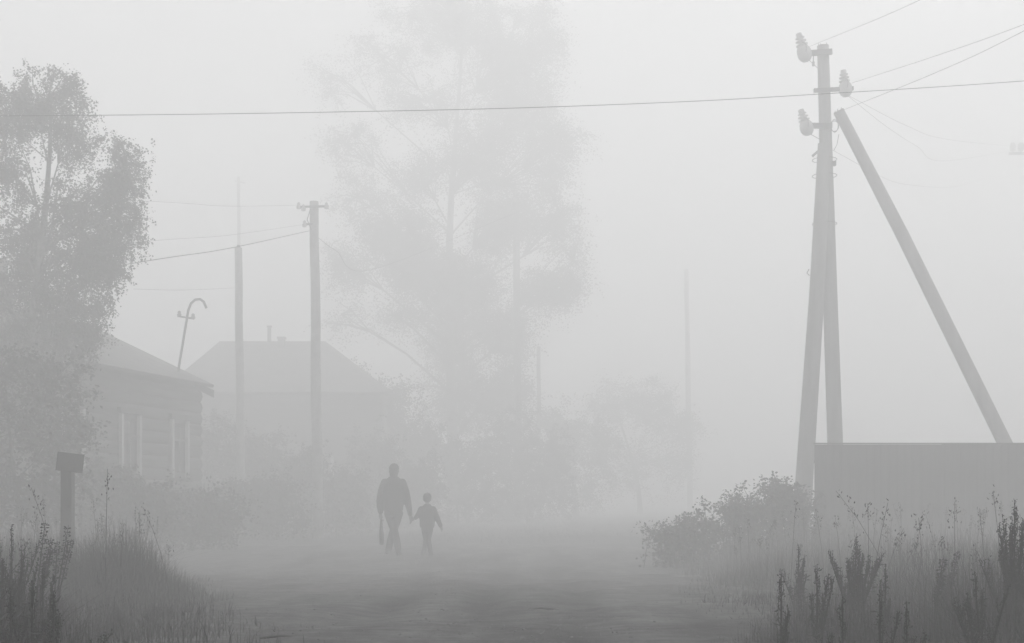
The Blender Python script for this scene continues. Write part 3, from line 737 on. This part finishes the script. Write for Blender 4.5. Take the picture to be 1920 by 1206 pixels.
for k, an in kp.values():
    s = -1 if an[0] < 0 else 1; h_ = Vector((s*.052, 0, .52)); k = Vector(k); a = Vector(an)
    limb(mb, [(*h_, .068), (*h_.lerp(k, .5), .062), (*k, .050), (*a, .044)])
remeshed('trousers', mb, .010, M['trouser'], ch, 4)
for k, an in kp.values():
    s = -1 if an[0] < 0 else 1
    mb = MB(); slabs(mb, [(an[0]+s*.012, an[1]+.035, .0, .042, .10), (an[0]+s*.012, an[1]+.035, .025, .045, .105), (an[0]+s*.008, an[1]+.02, .06, .042, .08), (an[0], an[1], .10, .042, .048)], 16)
    remeshed('shoe', mb, .010, M['shoe'], ch, 3)
mb = MB(); ell(mb, (0, .025, 1.13), (.084, .10, .082)); ell(mb, (0, .01, 1.08), (.080, .088, .058)); remeshed('knit_cap', mb, .009, M['hair'], ch, 4)

# ------------------------------------------------------------------ grass, weeds, stones
def blades(name, pts, h, w, lean, rng, mat, label, segs=3):
    n = len(pts); h = np.broadcast_to(h, n); w = np.broadcast_to(w, n)
    az = rng.uniform(0, 6.283, n); d = np.stack([np.cos(az), np.sin(az), np.zeros(n)], 1)
    fz = az + rng.uniform(-.6, .6, n) + math.pi/2; s = np.stack([np.cos(fz), np.sin(fz), np.zeros(n)], 1)
    ln = np.abs(rng.normal(0, lean, n))[:, None]
    rows = []
    for i in range(segs+1):
        t = i/segs; c = pts + np.array([0, 0, 1])*(h[:, None]*(t - .25*ln*t*t)) + d*h[:, None]*ln*t**2.1
        ww = (w*(1-t**1.5) + .0006)[:, None]*.5
        rows += [c - s*ww, c + s*ww]
    V_ = np.stack(rows, 1).reshape(-1, 3); k = 2*(segs+1); i = np.arange(n)*k
    Fc_ = np.concatenate([np.stack([i+2*j, i+2*j+1, i+2*j+3, i+2*j+2], 1) for j in range(segs)])
    o = link(name, np_mesh(name, V_, Fc_), mat); tag(o, label, 'grass', kind='stuff'); return o

def verge_points(side, n, y0, y1, width, rng, p=1.0, clump=None, off=0.0):
    y = y0 + (y1-y0)*rng.uniform(0, 1, n)**p
    t = rng.uniform(0, 1, n)**1.15*width
    x = edge_l(y) - t + off if side < 0 else edge_r(y) + t - off
    x = x + .28*wob(x, y, 0 if side < 0 else 6, 6, 1.3)
    keep = wob(x, y, 30, 8, 2.2)*.5 + .62 > rng.uniform(0, 1, n)*.9
    x, y = x[keep], y[keep]; t = t[keep]
    return np.stack([x, y, ground_z(x, y) - .02], 1), t

rg = np.random.default_rng(5)
P, t = verge_points(1, 90000, 5.0, 26.5, 9.5, rg, 1.25)
hh = np.where(P[:, 1] > 12, .10 + .34*sstep(.1, 1.4, t), .06 + .42*sstep(.55, 2.8, t))*rg.uniform(.55, 1.25, len(P)) * (1 + .25*wob(P[:, 0], P[:, 1], 2, 8, 1.0))
blades('verge_grass', P, hh, rg.uniform(.004, .008, len(P)), .5, rg, M['grass'], 'uneven wild grass covering the verge in front of the metal fence')
P, t = verge_points(-1, 70000, 4.5, 27, 8.5, rg, 1.2)
hh = np.where(P[:, 1] > 12, .10 + .42*sstep(.1, 1.1, t), .06 + .44*sstep(.6, 2.2, t))*rg.uniform(.55, 1.25, len(P)) * (1 + .25*wob(P[:, 0], P[:, 1], 2, 8, 1.0))
blades('verge_grass', P, hh, rg.uniform(.004, .008, len(P)), .5, rg, M['grass'], 'uneven wild grass covering the verge around the marker post')
n = 26000; y = 4.6 + 5.5*rg.uniform(0, 1, n); x = edge_r(y) + .75 + 3.8*rg.uniform(0, 1, n)
P = np.stack([x, y, ground_z(x, y)-.02], 1)
blades('tall_grass', P, rg.uniform(.20, .58, n)*(.45+.55*sstep(.6, 1.6, x-edge_r(y))), rg.uniform(.003, .006, n), .5, rg, M['grass'], 'tall fine grass round the dark mugwort clumps')
for sd_, lab_ in ((-1, 'short trampled turf along the marker post side of the road'), (1, 'short trampled turf along the fence-side road edge')):
    n = 44000 if sd_ > 0 else 80000; y = 4 + 18*rg.uniform(0, 1, n)**1.5; t = rg.uniform(-.5, 1.6 if sd_ > 0 else 2.2, n) + .4*wob(y, y*0, 3, 6, .9); x = edge_l(y) - t if sd_ < 0 else edge_r(y) + t
    cover = sstep(-.35, 1.1 if sd_ > 0 else .5, t + .35*wob(x, y, 14, 8, 1.6))
    k = (cover > rg.uniform(0, 1, n)) & (wob(x, y, 20, 8, 2.5)*.5 + .62 > rg.uniform(0, 1, n)); x, y, t, cover = x[k], y[k], t[k], cover[k]
    blades('turf', np.stack([x, y, np.maximum(ground_z(x, y), road_z(x, y))-.012], 1), rg.uniform(.02, .085 if sd_ > 0 else .13, len(x))*(.35+cover), rg.uniform(.003, .006, len(x)), .7, rg, M['grass'], lab_, 2)
def clump(cx, cy, sx_, sy_, n, h0, label):
    x = rg.normal(cx, sx_, n); y = rg.normal(cy, sy_, n); k = np.exp(-((x-cx)/sx_/1.6)**2 - ((y-cy)/sy_/1.6)**2)
    blades('grass_clump', np.stack([x, y, ground_z(x, y)-.02], 1), h0*(.2+.8*k)*rg.uniform(.5, 1.15, n), rg.uniform(.003, .006, n), .5, rg, M['grass'], label)
clump(-1.85, 4.5, .26, .55, 9000, .60, 'thick dark clump of tall grass before the marker post')
clump(-2.95, 10.6, .26, .55, 6500, .62, 'dense grass bank jutting to the road edge beside the marker post')
clump(-3.65, 10.9, .38, .6, 6500, .60, 'dense grass bank in front of the marker post')
clump(2.05, 5.3, .40, .6, 9000, .50, 'thick dark clump of grass under the tallest mugwort')
clump(1.38, 5.9, .25, .5, 5000, .34, 'dark tuft of grass at the foot of the bushiest mugwort clump')
n = 40000; x = rg.uniform(-26, 22, n); y = rg.uniform(34, 62, n)
P = np.stack([x, y, ground_z(x, y)-.02], 1)
blades('far_grass', P, rg.uniform(.04, .16, n), rg.uniform(.006, .012, n), .6, rg, M['grass'], 'grass beyond the road fading away in fog', 2)

def seed_stalks(name, pts, h, rng, label):
    """thin dry stalks with loose seed heads"""
    n = len(pts); V_ = []; F_ = []; b = 0
    for i in range(n):
        az = rng.uniform(0, 6.283); ln = abs(rng.normal(0, .16)) + .03; H = h[i]; pr = []
        for j in range(6):
            q = j/5; pr.append(pts[i] + np.array([math.cos(az)*ln*H*q*q, math.sin(az)*ln*H*q*q, H*(q-.15*ln*q*q)]))
        w = .0022
        for j in range(6):
            V_ += [pr[j] + (-w*(1-.5*j/5), 0, 0), pr[j] + (w*(1-.5*j/5), 0, 0)]
        for j in range(5): F_.append((b+2*j, b+2*j+1, b+2*j+3, b+2*j+2))
        b += 12; L = rng.uniform(.10, .22)
        for j in range(26):
            q = 1 - rng.uniform(0, 1)*L; k = q*5; a = min(4, int(k)); c = pr[a] + (pr[a+1]-pr[a])*(k-a)
            c = c + rng.normal(0, .012, 3)*(1 + (1-q)*2); d = rng.normal(0, 1, 3); d[2] = abs(d[2])+1; d /= np.linalg.norm(d)
            s = np.cross(d, rng.normal(0, 1, 3)); s /= np.linalg.norm(s); l = rng.uniform(.010, .022)
            V_ += [c, c + d*l*.5 + s*l*.22, c + d*l, c + d*l*.5 - s*l*.22]; F_.append((b, b+1, b+2, b+3)); b += 4
    o = link(name, np_mesh(name, np.array(V_), np.array(F_)), M['straw']); tag(o, label, 'grass', kind='stuff')
P, t = verge_points(1, 650, 7, 22, 8, rg, 1.1, off=-.7)
seed_stalks('seed_grass', P, rg.uniform(.45, .85, len(P)), rg, 'thin dry seed-head stalks in the grass by the metal fence')
P, t = verge_points(-1, 520, 6.5, 22, 6, rg, 1.1, off=-.4)
seed_stalks('seed_grass', P, rg.uniform(.5, .95, len(P)), rg, 'thin dry seed-head stalks in the grass around the marker post')

def bud_mesh(name, P, D, size, rng):
    """small pointed buds (stretched octahedra) at P along D"""
    P = np.asarray(P, float); D = np.asarray(D, float); n = len(P)
    D = D/np.linalg.norm(D, axis=1, keepdims=True); a = rng.normal(0, 1, (n, 3)); s = np.cross(D, a); s /= np.linalg.norm(s, axis=1, keepdims=True); u = np.cross(D, s)
    L = (size*rng.uniform(.6, 1.4, n))[:, None]
    V_ = np.stack([P, P+D*L*.5+s*L*.28, P+D*L*.5+u*L*.28, P+D*L*.5-s*L*.28, P+D*L*.5-u*L*.28, P+D*L], 1).reshape(-1, 3); i = np.arange(n)*6
    Fc_ = np.concatenate([np.stack([i+q[0], i+q[1], i+q[2]], 1) for q in ((0,2,1),(0,3,2),(0,4,3),(0,1,4),(5,1,2),(5,2,3),(5,3,4),(5,4,1))])
    return np_mesh(name, V_, Fc_)

def weed(px, ptop, Y, label, stems=6, spread_=.25, seed=1, kind='mugwort', group='tall weeds in the verges', lean=0.0, bushy=1.0):
    """upright branching weed: every stem carries ascending side shoots crowded with buds and narrow leaves"""
    rng = np.random.default_rng(seed); rr = random.Random(seed)
    for _ in range(14):                       # a plant shorter than 0.4 m stands nearer
        top = at(px, ptop, Y); b = Vector((top.x, Y, gz(top.x, Y)-.02)); H = top.z - b.z
        if H > .40 or Y < 4.2 or Y > 10: break
        Y *= .93
    H = max(H, .26)
    nm = {'mugwort': 'mugwort_plant', 'dock': 'dock_plant'}[kind]
    t = empty(nm, b); tag(t, label, 'plant', group)
    for k in range(stems):
        az = rr.uniform(0, 6.283); sp = spread_*(0 if k == 0 else rr.uniform(.15, .8)); h = H*(1 if k == 0 else rr.uniform(.58, .93))
        e = Vector((math.cos(az)*sp + lean*h, math.sin(az)*sp*.6, h)); c1 = Vector((e.x*.40, e.y*.40, h*.5))
        pr = [Vector((rr.uniform(-.03, .03), rr.uniform(-.03, .03), -.03)), c1*.5 + Vector((0, 0, 0)), c1, c1.lerp(e, .5) + Vector((e.x*.06, 0, .02)), e]
        m = MB(); m.tube(pr, [.005, .0045, .004, .0028, .0012], 5); BP = []; BD = []; LP = []
        def along(f):
            q = f*4; a = min(3, int(q)); return pr[a].lerp(pr[a+1], q-a)
        if kind == 'mugwort':
            ns = int(15*bushy)
            for j in range(ns):
                f = .30 + .62*j/ns + rr.uniform(-.02, .02); p = along(f); a2 = rr.uniform(0, 6.283); L = (.06 + .26*(1-f))*H*rr.uniform(.6, 1.1)
                q = p + Vector((math.cos(a2)*L*.17, math.sin(a2)*L*.17, L*.98)); mid = p.lerp(q, .5) + Vector((math.cos(a2)*L*.07, math.sin(a2)*L*.07, -.01))
                m.tube([p, mid, q], [.002, .0015, .0007], 4)
                nb = int(L*190)
                for _ in range(nb):
                    u = rr.random()**.8; c = p.lerp(mid, u*2) if u < .5 else mid.lerp(q, u*2-1); BP.append(tuple(c + Vector([rr.gauss(0, .003) for _ in range(3)]))); BD.append((rr.gauss(0, .6), rr.gauss(0, .6), .7))
                for _ in range(rr.randint(0, 1)): LP.append(tuple(p.lerp(q, rr.random()*.5)))
            for _ in range(int(90*H)):
                f = 1 - .5*rr.random()**1.3; c = along(f); BP.append(tuple(c + Vector([rr.gauss(0, .0035) for _ in range(3)]))); BD.append((rr.gauss(0, .6), rr.gauss(0, .6), .7))
            for _ in range(int(60*H)): LP.append(tuple(along(.02 + .4*rr.random()) + Vector([rr.gauss(0, .018) for _ in range(3)])))
            for _ in range(int(20*H)): LP.append(tuple(along(.08 + .6*rr.random()) + Vector([rr.gauss(0, .02) for _ in range(3)])))
        else:
            for j in range(11):      # whorls of seeds spaced along a bare stalk
                f = .58 + .42*j/11; c = along(f)
                for _ in range(9 + rr.randint(0, 5)): 
                    a2 = rr.uniform(0, 6.283); BP.append(tuple(c + Vector((math.cos(a2)*.007, math.sin(a2)*.007, rr.gauss(0, .005))))); BD.append((math.cos(a2), math.sin(a2), rr.uniform(-.3, .6)))
            for _ in range(int(26*H)): LP.append(tuple(along(.05 + .4*rr.random()) + Vector([rr.gauss(0, .02) for _ in range(3)])))
        st = m.build('stem', M['weed'], t)
        link('flower_spike', bud_mesh('flower_spike', BP, BD, .0075 if kind == 'mugwort' else .012, rng), M['bud'], st)['kind'] = 'stuff'
        if LP: link('foliage', leaf_mesh('foliage', LP, .034, .10, rng=rng, droop=-.5), M['bushleaf'], st)['kind'] = 'stuff'
    return t

W = 'weeds standing up out of the verge grass'
weed(1600, 1008, 6.60, 'bushiest dark mugwort clump with many upright spikes in the fence-side grass', 18, .24, 101, lean=.03, bushy=1.2)
weed(1497, 1022, 7.64, 'slender pair of dark mugwort spikes beside the bushiest clump', 6, .14, 102)
weed(1532, 1058, 7.80, 'short mugwort between the slender pair and the bushiest clump', 4, .12, 103)
weed(1902, 938, 5.60, 'tallest mugwort of the verge, standing before the slanting brace', 14, .20, 104, bushy=1.2)
weed(1842, 1072, 6.71, 'leaning mugwort spray in front of the tallest mugwort', 7, .22, 105, lean=-.06)
weed(1770, 1032, 7.02, 'thin dock stalks with beaded seed whorls', 3, .10, 106, 'dock', lean=.16)
weed(1745, 1046, 7.18, 'second set of leaning dock stalks with beaded seed whorls', 2, .06, 107, 'dock', lean=.14)
def LB(px, Y):
    if px < 1480 and Y > 12: return 'in the hazy grass between bramble bushes and road edge'
    if px < 1480: return 'low at the road edge beside the slender pair of spikes'
    if Y < 9: return 'low in the grass in front of the bushiest clump'
    if px > 1760: return 'paler and thin, behind the beaded dock stalks'
    return 'paler and thin, behind the bushiest clump'
for i, (px, py, Y) in enumerate([(1688, 1020, 13.00), (1660, 1060, 9.36), (1825, 1022, 13.50), (1868, 1018, 14.00), (1720, 1062, 13.00), (1790, 1010, 15.00), (1555, 1085, 13.00), (1425, 1060, 16.00), (1465, 1078, 9.75), (1650, 1110, 7.02), (1700, 1130, 6.63), (1580, 1120, 6.47)]):
    lb = LB(px, Y); weed(px, py, Y, 'mugwort stem ' + lb, 3, .16, 120+i, group='mugwort stems ' + lb, bushy=.8)
weed(62, 975, 6.71, 'arching beaded weed stalk in the dark clump beside the marker post', 4, .22, 140, 'dock', lean=.10)
weed(100, 985, 7.18, 'leaning weed stalk in front of the marker post', 3, .18, 141, 'dock', lean=.14)
weed(22, 985, 6.40, 'leafy mugwort behind the dark grass clump near the marker post', 6, .2, 142)
weed(262, 958, 17.00, 'tallest mugwort at the road edge beyond the marker post', 5, .22, 143)
for i, (px, py, Y) in enumerate([(230, 975, 17.00), (205, 985, 16.50), (180, 1000, 16.00), (285, 1005, 17.50), (245, 1000, 15.50), (160, 1005, 15.00), (215, 1020, 14.00), (275, 1040, 16.00), (190, 962, 19.00), (40, 1040, 5.77), (80, 1065, 5.62), (5, 1050, 5.46), (60, 1090, 5.15), (20, 1110, 4.84), (100, 1110, 5.30)]):
    weed(px, py, Y, 'leafy mugwort in the thick growth round the foot of the marker post' if Y > 12 else 'dark leafy weed in the thick grass clump before the marker post', 5, .22, 150+i, group='weeds by the marker post' if Y > 12 else 'dark weeds of the thick grass clump', bushy=1.1)

# bramble bushes climbing towards the A-frame leg
def bramble(base_px, Y, arcs, label, seed, nl=900):
    rng = np.random.default_rng(seed); rr = random.Random(seed)
    bx = (base_px-960)/F*Y; b = Vector((bx, Y, gz(bx, Y)-.03)); t = empty('bramble_bush', b); tag(t, label, 'bush', 'bramble bushes by the fence end')
    m = MB(); LP = []
    for (px, py, dy) in arcs:
        e = at(px, py, Y+dy) - b
        for k in range(7):
            ee = e + Vector((rr.gauss(0, .16), rr.gauss(0, .25), rr.gauss(-.10, .12))); s = Vector((e.x*.45 + rr.gauss(0, .2), rr.gauss(0, .25), 0)); mid = s.lerp(ee, .5) + Vector((0, 0, ee.z*.35))
            pr = [s, s.lerp(mid, .5) + Vector((0, 0, ee.z*.12)), mid, mid.lerp(ee, .55) + Vector((0, 0, ee.z*.08)), ee]
            m.tube(pr, [.007, .006, .005, .004, .002], 4)
            for _ in range(nl//(len(arcs)*7)*2):
                q = rr.random()**.75*4; a = min(3, int(q)); LP.append(tuple(pr[a].lerp(pr[a+1], q-a) + Vector((rr.gauss(0, .05), rr.gauss(0, .07), rr.gauss(-.01, .05)))))
    m.build('stem', M['weed'], t)
    # undergrowth skirts
    n = nl*2; c = rng.normal(0, 1, (n, 3))
    zs = max((at(px, py, Y) - b).z for px, py, _ in arcs)
    sx_ = [(at(px, py, Y) - b).x for px, py, _ in arcs]
    u = rng.uniform(0, 1, n); ex = min(sx_) + (max(sx_)-min(sx_))*u; order = sorted(zip(sx_, [(at(px, py, Y) - b).z for px, py, _ in arcs]))
    ztop = np.interp(ex, [o_[0] for o_ in order], [o_[1] for o_ in order]) - .10
    P_ = np.stack([ex + c[:, 0]*.06, c[:, 1]*.30, ztop*rng.uniform(0, 1, n)**.7 + c[:, 2]*.03], 1)
    link('foliage', leaf_mesh('foliage', np.concatenate([np.array(LP), P_]), .062, rng=rng), M['bushleaf'], t)
    return t
bramble(1300, 22.6, [(1232, 986, 0), (1262, 984, .2), (1290, 975, -.2), (1315, 970, .2), (1340, 968, 0)], 'low outer bramble bush reaching over the road edge', 201, 1100)
bramble(1390, 22.9, [(1362, 945, 0), (1372, 932, .2), (1400, 938, -.2), (1420, 936, .2), (1440, 934, 0)], 'middle bramble bush with arching leafy shoots', 202, 1300)
bramble(1470, 23.2, [(1440, 905, 0), (1462, 898, .2), (1475, 908, -.2), (1492, 925, .1), (1515, 935, 0)], 'tallest bramble bush at the foot of the A-frame leg', 203, 1500)
bramble(1590, 22.8, [(1540, 985, 0), (1570, 1000, .2), (1600, 1005, -.2), (1640, 1000, .2), (1680, 1010, 0)], 'bramble growing along the foot of the metal fence', 204, 1200)

# loose stones and clods on the road
ico = bmesh.new(); bmesh.ops.create_icosphere(ico, subdivisions=1, radius=1); IV = np.array([v.co[:] for v in ico.verts]); IF = np.array([[v.index for v in f.verts] for f in ico.faces]); ico.free()
n = 3500; y = 5 + 22*rg.uniform(0, 1, n)**1.4; x = edge_l(y) + (edge_r(y)-edge_l(y))*rg.uniform(0, 1, n)
s = rg.lognormal(-5.2, .4, n); s = np.clip(s, .003, .012); z = np.maximum(road_z(x, y), ground_z(x, y))
sc3 = s[:, None]*rg.uniform(.6, 1.3, (n, 3)); sc3[:, 2] *= .6
V_ = (IV[None]*sc3[:, None, :]*(1 + rg.normal(0, .12, (n, 12, 1))) + np.stack([x, y, z], 1)[:, None, :]).reshape(-1, 3)
Fc_ = (IF[None] + (np.arange(n)*12)[:, None, None]).reshape(-1, 3)
o = link('loose_stones', np_mesh('loose_stones', V_, Fc_), M['stone']); tag(o, 'small loose stones and clods scattered over the dirt road', 'stones', kind='stuff')
# fallen sticks
for (xa, ya, xb, yb, r_, lab) in ((998, 1143, 1056, 1144, .008, 'thin dark stick lying across the wheel tracks'), (488, 1199, 572, 1193, .008, 'longer dark stick lying near the marker post side of the road')):
    E = []
    for px, py in ((xa, ya), (xb, yb)):
        Y = 5.0
        for _ in range(400):
            q = at(px, py, Y)
            if q.z < gz(q.x, Y): break
            Y *= 1.004
        E.append(q)
    pr = [E[0].lerp(E[1], f) + Vector((0, .012*math.sin(f*8), .004 + .006*math.sin(f*5))) for f in (0, .25, .5, .75, 1)]
    c = pr[0]; m = MB(); m.tube([p-c for p in pr], [r_*.6, r_, r_*.9, r_*.8, r_*.4], 6); o = m.build('fallen_stick', M['weed'], None, True, c); tag(o, lab, 'stick')

# ------------------------------------------------------------------ fog
m = MB(); m.box((0, 95, 13.0), (500, 330, 29.0)); hz = m.build('haze', None)
hm = bpy.data.materials.new('fog'); hm.use_nodes = True; nt = hm.node_tree
for n_ in list(nt.nodes):
    if n_.type == 'BSDF_PRINCIPLED': nt.nodes.remove(n_)
pv = nt.nodes.new('ShaderNodeVolumePrincipled'); pv.inputs['Color'].default_value = (.995, .995, .995, 1)
pv.inputs['Density'].default_value = FOG_SIGMA; pv.inputs['Anisotropy'].default_value = FOG_G
nt.links.new(pv.outputs[0], nt.nodes['Material Output'].inputs['Volume'])
hz.data.materials.append(hm); tag(hz, 'thick pale morning fog filling the whole street', 'fog', kind='stuff')
